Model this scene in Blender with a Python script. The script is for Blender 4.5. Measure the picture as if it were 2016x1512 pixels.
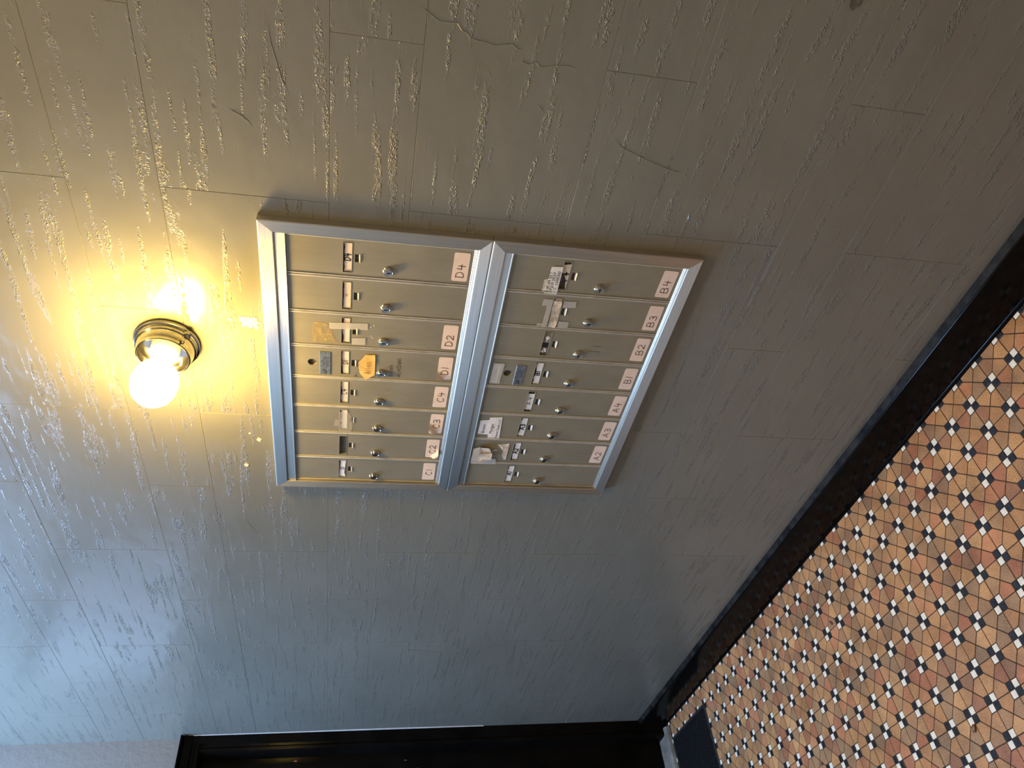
import bpy, bmesh, math, random
from mathutils import Matrix, Vector

random.seed(7)
for o in list(bpy.data.objects):
    bpy.data.objects.remove(o, do_unlink=True)
scene = bpy.context.scene
COL = scene.collection

# ------------------------------------------------------------------ camera
cam_d = bpy.data.cameras.new('camera')
cam_d.sensor_width = 36.0
cam_d.lens = 1470.3412 / 2016.0 * 36.0
cam_d.clip_start = 0.02
cam = bpy.data.objects.new('camera', cam_d)
COL.objects.link(cam)
CAM = Vector((0.7692, -1.2703, 1.5188))
cam.matrix_world = Matrix(((0.1737, 0.6942, 0.6985, CAM.x),
                           (-0.0949, 0.7178, -0.6898, CAM.y),
                           (-0.9802, 0.0535, 0.1906, CAM.z),
                           (0, 0, 0, 1)))
scene.camera = cam
RC = cam.matrix_world.to_3x3().transposed()


def project(p):
    q = RC @ (Vector(p) - CAM)
    if q.z > -0.05:
        return None
    return (1008 + 1470.34 * q.x / -q.z, 756 - 1470.34 * q.y / -q.z, -q.z)


# ------------------------------------------------------------------ world, daylight, exposure
BULB_STRENGTH = 275.0
ADDED_LAMP_STRENGTH = 112.0
SKY_STRENGTH = 2.5
ADDED_SKYLIGHT_WATTS = 158.0
world = bpy.data.worlds.new('sky')
scene.world = world
world.use_nodes = True
wb = world.node_tree.nodes['Background']
wb.inputs['Color'].default_value = (0.42, 0.62, 1.0, 1)
wb.inputs['Strength'].default_value = SKY_STRENGTH

X0 = -2.83          # end wall with the entrance door
YB = -2.20          # wall behind the camera
XR = 2.40           # far end of the hall
ZC = 3.60           # ceiling
TY0, TY1, TZ0, TZ1 = -0.30, -1.10, 2.34, 2.98    # transom light over the entrance


def area_light(name, loc, rot, sx, sy, watts, color):
    d = bpy.data.lights.new(name, 'AREA')
    d.shape = 'RECTANGLE'
    d.size, d.size_y = sx, sy
    d.energy = watts
    d.color = color
    o = bpy.data.objects.new(name, d)
    o.location = loc
    o.rotation_euler = rot
    COL.objects.link(o)
    return o


# added area light above an invented skylight, bringing blue daylight to the entrance
KX0, KX1, KY0, KY1 = -2.74, -2.00, -0.45, -1.60
area_light('added_skylight_fill', ((KX0 + KX1) / 2, (KY0 + KY1) / 2, ZC + 0.11), (0, 0, 0), KX1 - KX0, KY0 - KY1,
           ADDED_SKYLIGHT_WATTS, (0.33, 0.57, 1.0))

vs = scene.view_settings
vs.view_transform = 'Standard'
vs.look = 'None'
vs.gamma = 1.0
vs.use_curve_mapping = False
vs.exposure = 0.22


# ------------------------------------------------------------------ helpers: materials
def mat(name, color=(0.5, 0.5, 0.5), rough=0.5, metal=0.0, spec=0.5, coat=0.0, build=None):
    m = bpy.data.materials.new(name)
    m.use_nodes = True
    nt = m.node_tree
    b = nt.nodes['Principled BSDF']
    b.inputs['Base Color'].default_value = (*color, 1)
    b.inputs['Roughness'].default_value = rough
    b.inputs['Metallic'].default_value = metal
    b.inputs['Specular IOR Level'].default_value = spec
    b.inputs['Coat Weight'].default_value = coat
    if build:
        build(nt, b)
    return m


def N(nt, kind, **kw):
    n = nt.nodes.new(kind)
    for k, v in kw.items():
        if k.startswith('i_'):
            n.inputs[k[2:].replace('_', ' ')].default_value = v
        else:
            setattr(n, k, v)
    return n


def L(nt, a, b):
    nt.links.new(a, b)


def math_node(nt, op, a, b=None):
    n = nt.nodes.new('ShaderNodeMath')
    n.operation = op
    for i, v in enumerate((a, b)):
        if v is None:
            continue
        if isinstance(v, (int, float)):
            n.inputs[i].default_value = v
        else:
            L(nt, v, n.inputs[i])
    return n.outputs[0]


def scaled_pos(nt, sx, sy, sz, offset=None):
    g = nt.nodes.new('ShaderNodeNewGeometry')
    v = nt.nodes.new('ShaderNodeVectorMath')
    v.operation = 'MULTIPLY'
    L(nt, g.outputs['Position'], v.inputs[0])
    v.inputs[1].default_value = (sx, sy, sz)
    out = v.outputs[0]
    if offset is not None:
        a = nt.nodes.new('ShaderNodeVectorMath')
        a.operation = 'ADD'
        L(nt, out, a.inputs[0])
        L(nt, offset, a.inputs[1])
        out = a.outputs[0]
    return out


def noise(nt, vec, scale=1.0, detail=2.0, rough=0.5):
    n = nt.nodes.new('ShaderNodeTexNoise')
    n.inputs['Scale'].default_value = scale
    n.inputs['Detail'].default_value = detail
    n.inputs['Roughness'].default_value = rough
    L(nt, vec, n.inputs['Vector'])
    return n.outputs['Fac']


def ramp(nt, fac, stops):
    r = nt.nodes.new('ShaderNodeValToRGB')
    e = r.color_ramp.elements
    while len(e) > 1:
        e.remove(e[-1])
    e[0].position, e[0].color = stops[0][0], (*stops[0][1], 1)
    for p, c in stops[1:]:
        k = e.new(p)
        k.color = (*c, 1)
    L(nt, fac, r.inputs['Fac'])
    return r.outputs['Color']


def bump(nt, b, height, strength, dist):
    n = nt.nodes.new('ShaderNodeBump')
    n.inputs['Strength'].default_value = strength
    n.inputs['Distance'].default_value = dist
    L(nt, height, n.inputs['Height'])
    L(nt, n.outputs['Normal'], b.inputs['Normal'])


def smooth(nt, v, lo, hi):
    m = nt.nodes.new('ShaderNodeMapRange')
    m.interpolation_type = 'SMOOTHSTEP'
    m.inputs['From Min'].default_value = lo
    m.inputs['From Max'].default_value = hi
    L(nt, v, m.inputs['Value'])
    return m.outputs['Result']


def build_travertine(nt, b):
    oi = nt.nodes.new('ShaderNodeObjectInfo')
    off = nt.nodes.new('ShaderNodeCombineXYZ')
    L(nt, math_node(nt, 'MULTIPLY', oi.outputs['Random'], 37.0), off.inputs[0])
    L(nt, math_node(nt, 'MULTIPLY', oi.outputs['Random'], 91.0), off.inputs[2])
    streak = noise(nt, scaled_pos(nt, 4.2, 4.2, 55.0, off.outputs[0]), 1.0, 1.0, 0.5)
    mask = smooth(nt, streak, 0.535, 0.64)
    vo = nt.nodes.new('ShaderNodeTexVoronoi')
    vo.inputs['Scale'].default_value = 1.0
    wob = nt.nodes.new('ShaderNodeTexNoise')
    wob.inputs['Scale'].default_value = 1.0
    wob.inputs['Detail'].default_value = 2.0
    L(nt, scaled_pos(nt, 190.0, 190.0, 260.0, off.outputs[0]), wob.inputs['Vector'])
    wv = nt.nodes.new('ShaderNodeVectorMath')
    wv.operation = 'MULTIPLY'
    L(nt, wob.outputs['Color'], wv.inputs[0])
    wv.inputs[1].default_value = (2.4, 2.4, 2.4)
    wa = nt.nodes.new('ShaderNodeVectorMath')
    wa.operation = 'ADD'
    L(nt, scaled_pos(nt, 105.0, 105.0, 200.0, off.outputs[0]), wa.inputs[0])
    L(nt, wv.outputs[0], wa.inputs[1])
    L(nt, wa.outputs[0], vo.inputs['Vector'])
    pits = math_node(nt, 'SUBTRACT', 1.0, smooth(nt, vo.outputs['Distance'], 0.0, 0.72))
    patch = noise(nt, scaled_pos(nt, 16.0, 16.0, 30.0, off.outputs[0]), 1.0, 2.0, 0.6)
    pits = math_node(nt, 'MULTIPLY', pits, smooth(nt, patch, 0.33, 0.58))
    fine = noise(nt, scaled_pos(nt, 260, 260, 260), 1.0, 2.0, 0.6)
    roll = noise(nt, scaled_pos(nt, 9, 9, 12), 1.0, 2.0, 0.5)
    # thin natural seams along the bedding
    seam = noise(nt, scaled_pos(nt, 1.6, 1.6, 60.0, off.outputs[0]), 1.0, 0.0, 0.5)
    seam = math_node(nt, 'ABSOLUTE', math_node(nt, 'SUBTRACT', seam, 0.5), None)
    h = math_node(nt, 'MULTIPLY', mask, pits)
    h = math_node(nt, 'ADD', h, math_node(nt, 'MULTIPLY', fine, 0.06))
    h = math_node(nt, 'ADD', h, math_node(nt, 'MULTIPLY', roll, 1.3))
    bump(nt, b, h, 0.8, 0.0024)
    tone = noise(nt, scaled_pos(nt, 2.2, 2.2, 3.0), 1.0, 3.0, 0.55)
    c = ramp(nt, tone, [(0.3, (0.172, 0.168, 0.140)), (0.5, (0.188, 0.184, 0.154)), (0.7, (0.203, 0.197, 0.166))])
    L(nt, c, b.inputs['Base Color'])
    rr = nt.nodes.new('ShaderNodeMapRange')
    rr.inputs['To Min'].default_value = 0.17
    rr.inputs['To Max'].default_value = 0.25
    L(nt, noise(nt, scaled_pos(nt, 14, 14, 14), 1.0, 3.0), rr.inputs['Value'])
    L(nt, rr.outputs['Result'], b.inputs['Roughness'])


def build_plaster(nt, b):
    bump(nt, b, noise(nt, scaled_pos(nt, 40, 40, 40), 1.0, 5.0, 0.6), 0.5, 0.004)


def brushed(direction):
    def f(nt, b):
        s = {'x': (6, 400, 400), 'z': (400, 400, 6)}[direction]
        g = noise(nt, scaled_pos(nt, *s), 1.0, 2.0, 0.6)
        c = ramp(nt, g, [(0.25, (0.58, 0.535, 0.455)), (0.75, (0.70, 0.65, 0.555))])
        L(nt, c, b.inputs['Base Color'])
        bump(nt, b, g, 0.12, 0.0006)
        b.inputs['Anisotropic'].default_value = 0.75
        t = nt.nodes.new('ShaderNodeCombineXYZ')
        # light spreads across the grain
        t.inputs[0].default_value = 1.0 if direction == 'z' else 0.0
        t.inputs[2].default_value = 1.0 if direction == 'x' else 0.0
        L(nt, t.outputs[0], b.inputs['Tangent'])
    return f


def build_door_metal(nt, b):
    g = noise(nt, scaled_pos(nt, 260, 260, 12), 1.0, 2.0, 0.6)
    w = noise(nt, scaled_pos(nt, 16, 16, 10), 1.0, 4.0, 0.6)
    mix = math_node(nt, 'ADD', math_node(nt, 'MULTIPLY', g, 0.3), math_node(nt, 'MULTIPLY', w, 0.7))
    c = ramp(nt, mix, [(0.3, (0.245, 0.222, 0.160)), (0.55, (0.28, 0.256, 0.190)), (0.75, (0.31, 0.286, 0.216))])
    L(nt, c, b.inputs['Base Color'])
    bump(nt, b, w, 0.25, 0.0015)


def build_terracotta(nt, b):
    oi = nt.nodes.new('ShaderNodeObjectInfo')
    g = nt.nodes.new('ShaderNodeNewGeometry')
    r = math_node(nt, 'FRACT', math_node(nt, 'ADD', oi.outputs['Random'], g.outputs['Random Per Island']), None)
    c = ramp(nt, r, [(0.0, (0.56, 0.30, 0.125)), (0.2, (0.47, 0.235, 0.10)), (0.36, (0.60, 0.33, 0.14)),
                     (0.46, (0.36, 0.215, 0.11)), (0.58, (0.53, 0.275, 0.12)), (0.72, (0.32, 0.20, 0.108)),
                     (0.86, (0.43, 0.17, 0.085)), (1.0, (0.57, 0.265, 0.12))])
    sp = noise(nt, scaled_pos(nt, 330, 330, 330), 1.0, 3.0, 0.8)
    dirt = noise(nt, scaled_pos(nt, 9, 9, 9), 1.0, 4.0, 0.6)
    k = math_node(nt, 'ADD', math_node(nt, 'MULTIPLY', sp, 0.85), math_node(nt, 'MULTIPLY', dirt, 0.55))
    kk = smooth(nt, k, 0.42, 0.92)
    m = nt.nodes.new('ShaderNodeMix')
    m.data_type = 'RGBA'
    m.blend_type = 'MULTIPLY'
    m.inputs['Factor'].default_value = 1.0
    L(nt, c, m.inputs['A'])
    L(nt, ramp(nt, kk, [(0.0, (0.36, 0.34, 0.33)), (1.0, (1.24, 1.22, 1.18))]), m.inputs['B'])
    L(nt, m.outputs['Result'], b.inputs['Base Color'])
    bump(nt, b, sp, 0.15, 0.0006)


def mottled(c0, c1, sc, bumpd=0.0):
    def f(nt, b):
        n = noise(nt, scaled_pos(nt, sc, sc, sc), 1.0, 4.0, 0.6)
        L(nt, ramp(nt, n, [(0.35, c0), (0.65, c1)]), b.inputs['Base Color'])
        if bumpd:
            bump(nt, b, n, 0.4, bumpd)
    return f


def build_pile(nt, b):
    n = noise(nt, scaled_pos(nt, 230, 230, 230), 1.0, 3.0, 0.75)
    L(nt, ramp(nt, n, [(0.45, (0.003, 0.003, 0.003)), (0.62, (0.012, 0.012, 0.012)), (0.72, (0.10, 0.10, 0.095))]), b.inputs['Base Color'])
    bump(nt, b, n, 0.8, 0.002)


def build_tape(nt, b):
    b.inputs['Alpha'].default_value = 0.42


def build_thin_tape(nt, b):
    b.inputs['Alpha'].default_value = 0.20


def build_film(nt, b):
    n = noise(nt, scaled_pos(nt, 90, 90, 90), 1.0, 3.0, 0.6)
    L(nt, math_node(nt, 'MULTIPLY', smooth(nt, n, 0.3, 0.7), 0.75), b.inputs['Alpha'])


def build_pane(nt, b):
    out = [n for n in nt.nodes if n.type == 'OUTPUT_MATERIAL'][0]
    t = nt.nodes.new('ShaderNodeBsdfTransparent')
    gl = nt.nodes.new('ShaderNodeBsdfGlossy')
    gl.inputs['Roughness'].default_value = 0.05
    mx = nt.nodes.new('ShaderNodeMixShader')
    mx.inputs[0].default_value = 0.08
    L(nt, t.outputs[0], mx.inputs[1])
    L(nt, gl.outputs[0], mx.inputs[2])
    L(nt, mx.outputs[0], out.inputs['Surface'])
    nt.nodes.remove(b)


def build_bulb(nt, b):
    b.inputs['Emission Color'].default_value = (1.0, 0.64, 0.13, 1)
    b.inputs['Emission Strength'].default_value = BULB_STRENGTH


def build_fill_dome(nt, b):
    b.inputs['Emission Color'].default_value = (1.0, 0.71, 0.33, 1)
    b.inputs['Emission Strength'].default_value = ADDED_LAMP_STRENGTH


M = {
    'fill_dome': mat('added_fill_glow', (0.9, 0.88, 0.82), 0.3, build=build_fill_dome),  # glow of the added fill lamp
    'travertine': mat('painted_travertine', (0.40, 0.40, 0.36), 0.3, spec=0.55, build=build_travertine),
    'joint': mat('painted_joint', (0.17, 0.166, 0.14), 0.45),
    'plaster': mat('light_grey_plaster', (0.235, 0.225, 0.205), 0.6, build=build_plaster),
    'ceiling': mat('ceiling_paint', (0.72, 0.71, 0.68), 0.7, build=build_plaster),
    'backwall': mat('hall_wall_paint', (0.58, 0.57, 0.53), 0.5, build=build_plaster),
    'alu_x': mat('aluminium_brushed_lengthwise', (0.66, 0.65, 0.62), 0.40, 1.0, build=brushed('x')),
    'alu_z': mat('aluminium_brushed_upright', (0.66, 0.65, 0.62), 0.40, 1.0, build=brushed('z')),
    'door_metal': mat('satin_door_metal', (0.31, 0.295, 0.24), 0.42, 0.35, build=build_door_metal),
    'edge_metal': mat('bare_edge_lit_lip_metal', (0.60, 0.57, 0.50), 0.45, 0.6, build=mottled((0.55, 0.52, 0.45), (0.66, 0.63, 0.56), 40)),
    'inside': mat('dark_box_interior', (0.035, 0.03, 0.024), 0.6, build=mottled((0.05, 0.045, 0.036), (0.09, 0.08, 0.065), 60)),
    'rust_card': mat('rust_card', (0.10, 0.015, 0.008), 0.6, build=mottled((0.08, 0.012, 0.006), (0.13, 0.02, 0.01), 80)),
    'chrome': mat('lock_chrome', (0.45, 0.45, 0.45), 0.16, 1.0, build=mottled((0.38, 0.38, 0.38), (0.52, 0.52, 0.52), 90)),
    'keyway': mat('keyway_dark', (0.02, 0.02, 0.02), 0.5, build=mottled((0.01, 0.01, 0.01), (0.03, 0.03, 0.03), 90)),
    'sticker': mat('pinkish_white_sticker', (0.72, 0.56, 0.50), 0.5, build=mottled((0.73, 0.57, 0.47), (0.79, 0.64, 0.54), 45)),
    'card': mat('cream_card', (0.66, 0.56, 0.46), 0.6, build=mottled((0.62, 0.50, 0.40), (0.70, 0.60, 0.50), 70)),
    'paper': mat('white_paper', (0.74, 0.72, 0.70), 0.6, build=mottled((0.70, 0.68, 0.66), (0.78, 0.76, 0.74), 60)),
    'aged': mat('aged_paper', (0.60, 0.52, 0.42), 0.6, build=mottled((0.48, 0.40, 0.30), (0.70, 0.63, 0.53), 120)),
    'yellow': mat('yellowed_paper', (0.66, 0.44, 0.12), 0.5, build=mottled((0.60, 0.38, 0.09), (0.72, 0.50, 0.16), 60, 0.001)),
    'ink': mat('black_ink', (0.012, 0.010, 0.010), 0.5, build=mottled((0.008, 0.007, 0.007), (0.02, 0.016, 0.016), 90)),
    'pencil': mat('faded_ink', (0.06, 0.045, 0.03), 0.6, build=mottled((0.04, 0.03, 0.02), (0.08, 0.06, 0.04), 150)),
    'brown_ink': mat('brown_ink', (0.22, 0.09, 0.03), 0.5, build=mottled((0.18, 0.07, 0.02), (0.26, 0.11, 0.04), 90)),
    'plate': mat('blue_grey_plate', (0.20, 0.24, 0.28), 0.35, 0.6, build=mottled((0.13, 0.16, 0.19), (0.28, 0.32, 0.36), 160, 0.0006)),
    'thin_tape': mat('thin_clear_tape', (0.60, 0.56, 0.48), 0.25, build=build_thin_tape),
    'tape': mat('clear_tape', (0.62, 0.60, 0.56), 0.25, build=build_tape),
    'residue': mat('glue_residue', (0.40, 0.31, 0.14), 0.6, build=build_film),
    'bead': mat('clear_glue_bead', (0.7, 0.7, 0.7), 0.15, build=mottled((0.6, 0.6, 0.6), (0.8, 0.8, 0.8), 60)),
    'black_gloss': mat('black_gloss_paint', (0.004, 0.0037, 0.0033), 0.15, spec=0.07, build=mottled((0.003, 0.0028, 0.0025), (0.006, 0.0055, 0.005), 8)),
    'dust': mat('grey_dusty_paint', (0.02, 0.02, 0.02), 0.5, spec=0.06, build=mottled((0.004, 0.004, 0.004), (0.026, 0.026, 0.024), 25)),
    'caulk': mat('white_caulk', (0.70, 0.70, 0.70), 0.45, build=mottled((0.6, 0.6, 0.6), (0.75, 0.75, 0.75), 30)),
    'terracotta': mat('terracotta_tile', (0.40, 0.20, 0.08), 0.36, spec=0.4, build=build_terracotta),
    'white_tile': mat('cream_tile', (0.78, 0.73, 0.64), 0.30, build=mottled((0.77, 0.70, 0.56), (0.90, 0.84, 0.70), 60)),
    'black_tile': mat('black_tile', (0.016, 0.016, 0.018), 0.32, build=mottled((0.011, 0.011, 0.013), (0.024, 0.024, 0.026), 60)),
    'grout': mat('dark_grout', (0.045, 0.022, 0.012), 0.8, build=mottled((0.018, 0.009, 0.005), (0.04, 0.020, 0.011), 30)),
    'marble': mat('grey_marble', (0.40, 0.39, 0.37), 0.35, build=mottled((0.12, 0.112, 0.095), (0.24, 0.225, 0.195), 14)),
    'pile': mat('black_mat_pile', (0.015, 0.015, 0.015), 0.9, spec=0.1, build=build_pile),
    'rubber': mat('black_rubber', (0.012, 0.012, 0.012), 0.55, build=mottled((0.008, 0.008, 0.008), (0.018, 0.018, 0.018), 60)),
    'chip': mat('cream_undercoat', (0.72, 0.66, 0.44), 0.6, build=mottled((0.66, 0.60, 0.38), (0.78, 0.72, 0.52), 60)),
    'wood_chip': mat('bare_wood_chip', (0.35, 0.16, 0.10), 0.6, build=mottled((0.30, 0.13, 0.08), (0.42, 0.20, 0.13), 60)),
    'nickel': mat('lamp_nickel', (0.34, 0.33, 0.32), 0.15, 1.0, build=mottled((0.29, 0.285, 0.28), (0.39, 0.385, 0.375), 20)),
    'porcelain': mat('socket_porcelain', (0.70, 0.66, 0.58), 0.25, build=mottled((0.66, 0.62, 0.54), (0.74, 0.70, 0.62), 30)),
    'bulb': mat('glowing_bulb', (1.0, 0.9, 0.7), 0.3, build=build_bulb),
    'pane': mat('window_glass', (0.9, 0.9, 0.9), 0.05, build=build_pane),
    'crumb': mat('brown_crumb', (0.16, 0.08, 0.04), 0.35, build=mottled((0.12, 0.05, 0.025), (0.22, 0.12, 0.07), 200)),
    'gouge': mat('bare_gouge', (0.10, 0.085, 0.06), 0.7, build=mottled((0.06, 0.05, 0.04), (0.15, 0.13, 0.10), 120)),
}


# ------------------------------------------------------------------ helpers: meshes and objects
class MB:
    def __init__(self):
        self.v, self.f = [], []

    def add(self, verts, faces):
        n = len(self.v)
        self.v += [tuple(p) for p in verts]
        self.f += [tuple(i + n for i in q) for q in faces]

    def box(self, x0, x1, y0, y1, z0, z1, b=0.0):
        x0, x1 = min(x0, x1), max(x0, x1)
        y0, y1 = min(y0, y1), max(y0, y1)
        z0, z1 = min(z0, z1), max(z0, z1)
        if b <= 0:
            v = [(x, y, z) for z in (z0, z1) for y in (y0, y1) for x in (x0, x1)]
            self.add(v, [(0, 2, 3, 1), (4, 5, 7, 6), (0, 1, 5, 4), (2, 6, 7, 3), (0, 4, 6, 2), (1, 3, 7, 5)])
            return
        bm = bmesh.new()
        bmesh.ops.create_cube(bm, size=1.0)
        for q in bm.verts:
            q.co = Vector(((x0 + x1) / 2 + q.co.x * (x1 - x0), (y0 + y1) / 2 + q.co.y * (y1 - y0), (z0 + z1) / 2 + q.co.z * (z1 - z0)))
        bmesh.ops.bevel(bm, geom=bm.edges[:], offset=b, segments=1, affect='EDGES')
        self.bm(bm)

    def bm(self, bm):
        bm.verts.index_update()
        self.add([q.co for q in bm.verts], [tuple(q.index for q in f.verts) for f in bm.faces])
        bm.free()

    def extrude_profile(self, prof, axis, a, b):
        """prof: closed list of 2D points; swept along an axis ('x': (y,z), 'y': (x,z), 'z': (x,y))"""
        def P(p, t):
            return {'x': (t, p[0], p[1]), 'y': (p[0], t, p[1]), 'z': (p[0], p[1], t)}[axis]
        n = len(prof)
        v = [P(p, a) for p in prof] + [P(p, b) for p in prof]
        f = [(i, (i + 1) % n, n + (i + 1) % n, n + i) for i in range(n)]
        f += [tuple(range(n))[::-1], tuple(range(n, 2 * n))]
        self.add(v, f)

    def lathe_y(self, cx, cz, prof, seg=32):
        """prof: list of (radius, y)"""
        v, f = [], []
        for r, y in prof:
            for k in range(seg):
                a = 2 * math.pi * k / seg
                v.append((cx + r * math.cos(a), y, cz + r * math.sin(a)))
        for i in range(len(prof) - 1):
            for k in range(seg):
                k2 = (k + 1) % seg
                f.append((i * seg + k, i * seg + k2, (i + 1) * seg + k2, (i + 1) * seg + k))
        self.add(v, f)

    def poly_prism(self, pts, y0, y1):
        """flat piece in the wall plane from (x,z) points, front at y0, back at y1"""
        n = len(pts)
        v = [(p[0], y0, p[1]) for p in pts] + [(p[0], y1, p[1]) for p in pts]
        f = [tuple(range(n)), tuple(range(n, 2 * n))[::-1]]
        f += [(i, n + i, n + (i + 1) % n, (i + 1) % n) for i in range(n)]
        self.add(v, f)

    def mesh(self, name, material, smooth_angle=None, second=None):
        me = bpy.data.meshes.new(name)
        me.from_pydata(self.v, [], self.f)
        bm = bmesh.new()
        bm.from_mesh(me)
        bmesh.ops.recalc_face_normals(bm, faces=bm.faces[:])
        bm.to_mesh(me)
        bm.free()
        me.materials.append(M[material])
        if second:
            me.materials.append(M[second[0]])
            for p in me.polygons:
                if second[1](p.center):
                    p.material_index = 1
        if smooth_angle is not None:
            for p in me.polygons:
                p.use_smooth = True
            me.set_sharp_from_angle(angle=math.radians(smooth_angle))
        me.update()
        return me


WORLD_LOC = {}


def place(name, data, parent=None, loc=(0, 0, 0), rotz=0.0):
    o = bpy.data.objects.new(name, data)
    COL.objects.link(o)
    loc = Vector(loc)
    WORLD_LOC[o.name] = loc
    o.rotation_euler = (0, 0, rotz)
    if parent is not None:
        o.parent = parent
        o.location = loc - WORLD_LOC[parent.name]
    else:
        o.location = loc
    return o


def obj(name, mb, material, parent=None, origin=None, smooth_angle=None, label=None):
    """mb in world coordinates"""
    if origin is None:
        xs = [p[0] for p in mb.v]; ys = [p[1] for p in mb.v]; zs = [p[2] for p in mb.v]
        origin = ((min(xs) + max(xs)) / 2, (min(ys) + max(ys)) / 2, min(zs))
    ox, oy, oz = origin
    mb.v = [(p[0] - ox, p[1] - oy, p[2] - oz) for p in mb.v]
    o = place(name, mb.mesh(name, material, smooth_angle), parent, origin)
    if label:
        o['label'] = label
    return o


def thing(name, label, cat, loc, group=None):
    o = place(name, None, None, loc)
    o.empty_display_size = 0.1
    tag(o, label, cat, group)
    return o


def tag(o, label, cat, group=None):
    o['label'] = label
    o['category'] = cat
    if group:
        o['group'] = group


def structure(o, label=None):
    o['kind'] = 'structure'
    if label:
        o['label'] = label
    return o


# ------------------------------------------------------------------ stroke lettering
G = {
    'A': [[(0, 0), (0.5, 1), (1, 0)], [(0.18, 0.36), (0.82, 0.36)]],
    'B': [[(0.05, 0), (0.05, 1), (0.6, 1), (0.85, 0.85), (0.85, 0.68), (0.6, 0.53), (0.05, 0.5)], [(0.6, 0.53), (0.95, 0.38), (0.95, 0.15), (0.65, 0), (0.05, 0)]],
    'C': [[(0.95, 0.82), (0.7, 1), (0.35, 0.95), (0.08, 0.65), (0.06, 0.35), (0.3, 0.04), (0.65, 0), (0.98, 0.18)]],
    'D': [[(0.08, 1), (0.08, 0), (0.55, 0.02), (0.9, 0.25), (0.97, 0.55), (0.75, 0.88), (0.4, 1.0), (-0.02, 0.98)]],
    'E': [[(0.9, 1), (0.1, 1), (0.1, 0), (0.9, 0)], [(0.1, 0.52), (0.75, 0.52)]],
    'G': [[(0.95, 0.85), (0.6, 1), (0.15, 0.8), (0.05, 0.4), (0.3, 0.03), (0.8, 0.05), (0.95, 0.42), (0.55, 0.42)]],
    'H': [[(0.08, 0), (0.08, 1)], [(0.92, 0), (0.92, 1)], [(0.08, 0.5), (0.92, 0.5)]],
    'I': [[(0.5, 0), (0.5, 1)]],
    'L': [[(0.1, 1), (0.1, 0), (0.9, 0)]],
    'M': [[(0, 0), (0.1, 1), (0.5, 0.35), (0.9, 1), (1, 0)]],
    'N': [[(0.05, 0), (0.1, 1), (0.9, 0), (0.95, 1)]],
    'O': [[(0.5, 1), (0.12, 0.8), (0.05, 0.4), (0.35, 0), (0.75, 0.08), (0.96, 0.5), (0.8, 0.9), (0.5, 1)]],
    'P': [[(0.1, 0), (0.1, 1), (0.7, 1), (0.9, 0.75), (0.65, 0.5), (0.1, 0.48)]],
    'R': [[(0.1, 0), (0.1, 1), (0.7, 1), (0.9, 0.75), (0.65, 0.5), (0.1, 0.48)], [(0.5, 0.48), (0.95, 0)]],
    'S': [[(0.9, 0.85), (0.5, 1), (0.12, 0.78), (0.45, 0.52), (0.9, 0.3), (0.55, 0), (0.08, 0.12)]],
    'T': [[(0, 1), (1, 1)], [(0.5, 1), (0.5, 0)]],
    'U': [[(0.08, 1), (0.1, 0.25), (0.45, 0), (0.85, 0.2), (0.92, 1)]],
    'F': [[(0.9, 1), (0.1, 1), (0.1, 0)], [(0.1, 0.52), (0.75, 0.52)]],
    'e': [[(0.1, 0.32), (0.85, 0.36), (0.75, 0.6), (0.4, 0.66), (0.1, 0.4), (0.15, 0.1), (0.5, 0), (0.9, 0.12)]],
    'h': [[(0.12, 1), (0.12, 0)], [(0.12, 0.4), (0.5, 0.62), (0.85, 0.45), (0.88, 0)]],
    'l': [[(0.5, 1.05), (0.5, 0)]],
    'n': [[(0.1, 0.64), (0.12, 0)], [(0.12, 0.4), (0.5, 0.64), (0.85, 0.48), (0.9, 0)]],
    'q': [[(0.88, 0.6), (0.4, 0.66), (0.1, 0.4), (0.3, 0.08), (0.8, 0.2), (0.88, 0.6), (0.9, -0.35)]],
    'i': [[(0.5, 0.6), (0.5, 0)], [(0.5, 0.85), (0.5, 0.95)]],
    'a': [[(0.85, 0.6), (0.4, 0.64), (0.1, 0.35), (0.35, 0.02), (0.82, 0.2), (0.85, 0.6), (0.92, 0)]],
    '1': [[(0.5, 0), (0.5, 1)]],
    '2': [[(0.06, 0.78), (0.35, 1), (0.78, 0.9), (0.85, 0.65), (0.5, 0.35), (0.05, 0.02), (0.98, 0.06)]],
    '3': [[(0.08, 0.92), (0.5, 1), (0.85, 0.8), (0.7, 0.57), (0.35, 0.52), (0.8, 0.42), (0.92, 0.2), (0.6, 0), (0.05, 0.08)]],
    '4': [[(0.2, 1), (0.12, 0.42), (1.0, 0.46)], [(0.72, 0.85), (0.7, -0.05)]],
    '-': [[(0.1, 0.45), (0.9, 0.45)]],
    '.': [[(0.4, 0), (0.55, 0.05)]],
    '+': [[(0.5, 0), (0.5, 1)], [(0, 0.55), (1, 0.55)]],
    ')': [[(0.2, 1), (0.75, 0.75), (0.8, 0.35), (0.25, 0)]],
}
NARROW = {'1': 0.35, 'I': 0.4, 'l': 0.45, 'i': 0.4, '.': 0.4, '-': 0.6}


def ribbon(mb, pts, w, y):
    for (x0, z0), (x1, z1) in zip(pts, pts[1:]):
        d = math.hypot(x1 - x0, z1 - z0)
        if d < 1e-7:
            continue
        nx, nz = -(z1 - z0) / d * w / 2, (x1 - x0) / d * w / 2
        mb.add([(x0 + nx, y, z0 + nz), (x0 - nx, y, z0 - nz), (x1 - nx, y, z1 - nz), (x1 + nx, y, z1 + nz)], [(0, 1, 2, 3)])
    for x, z in pts:
        v = [(x + w / 2 * math.cos(k * math.pi / 3), y, z + w / 2 * math.sin(k * math.pi / 3)) for k in range(6)]
        mb.add(v, [tuple(range(6))])


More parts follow.
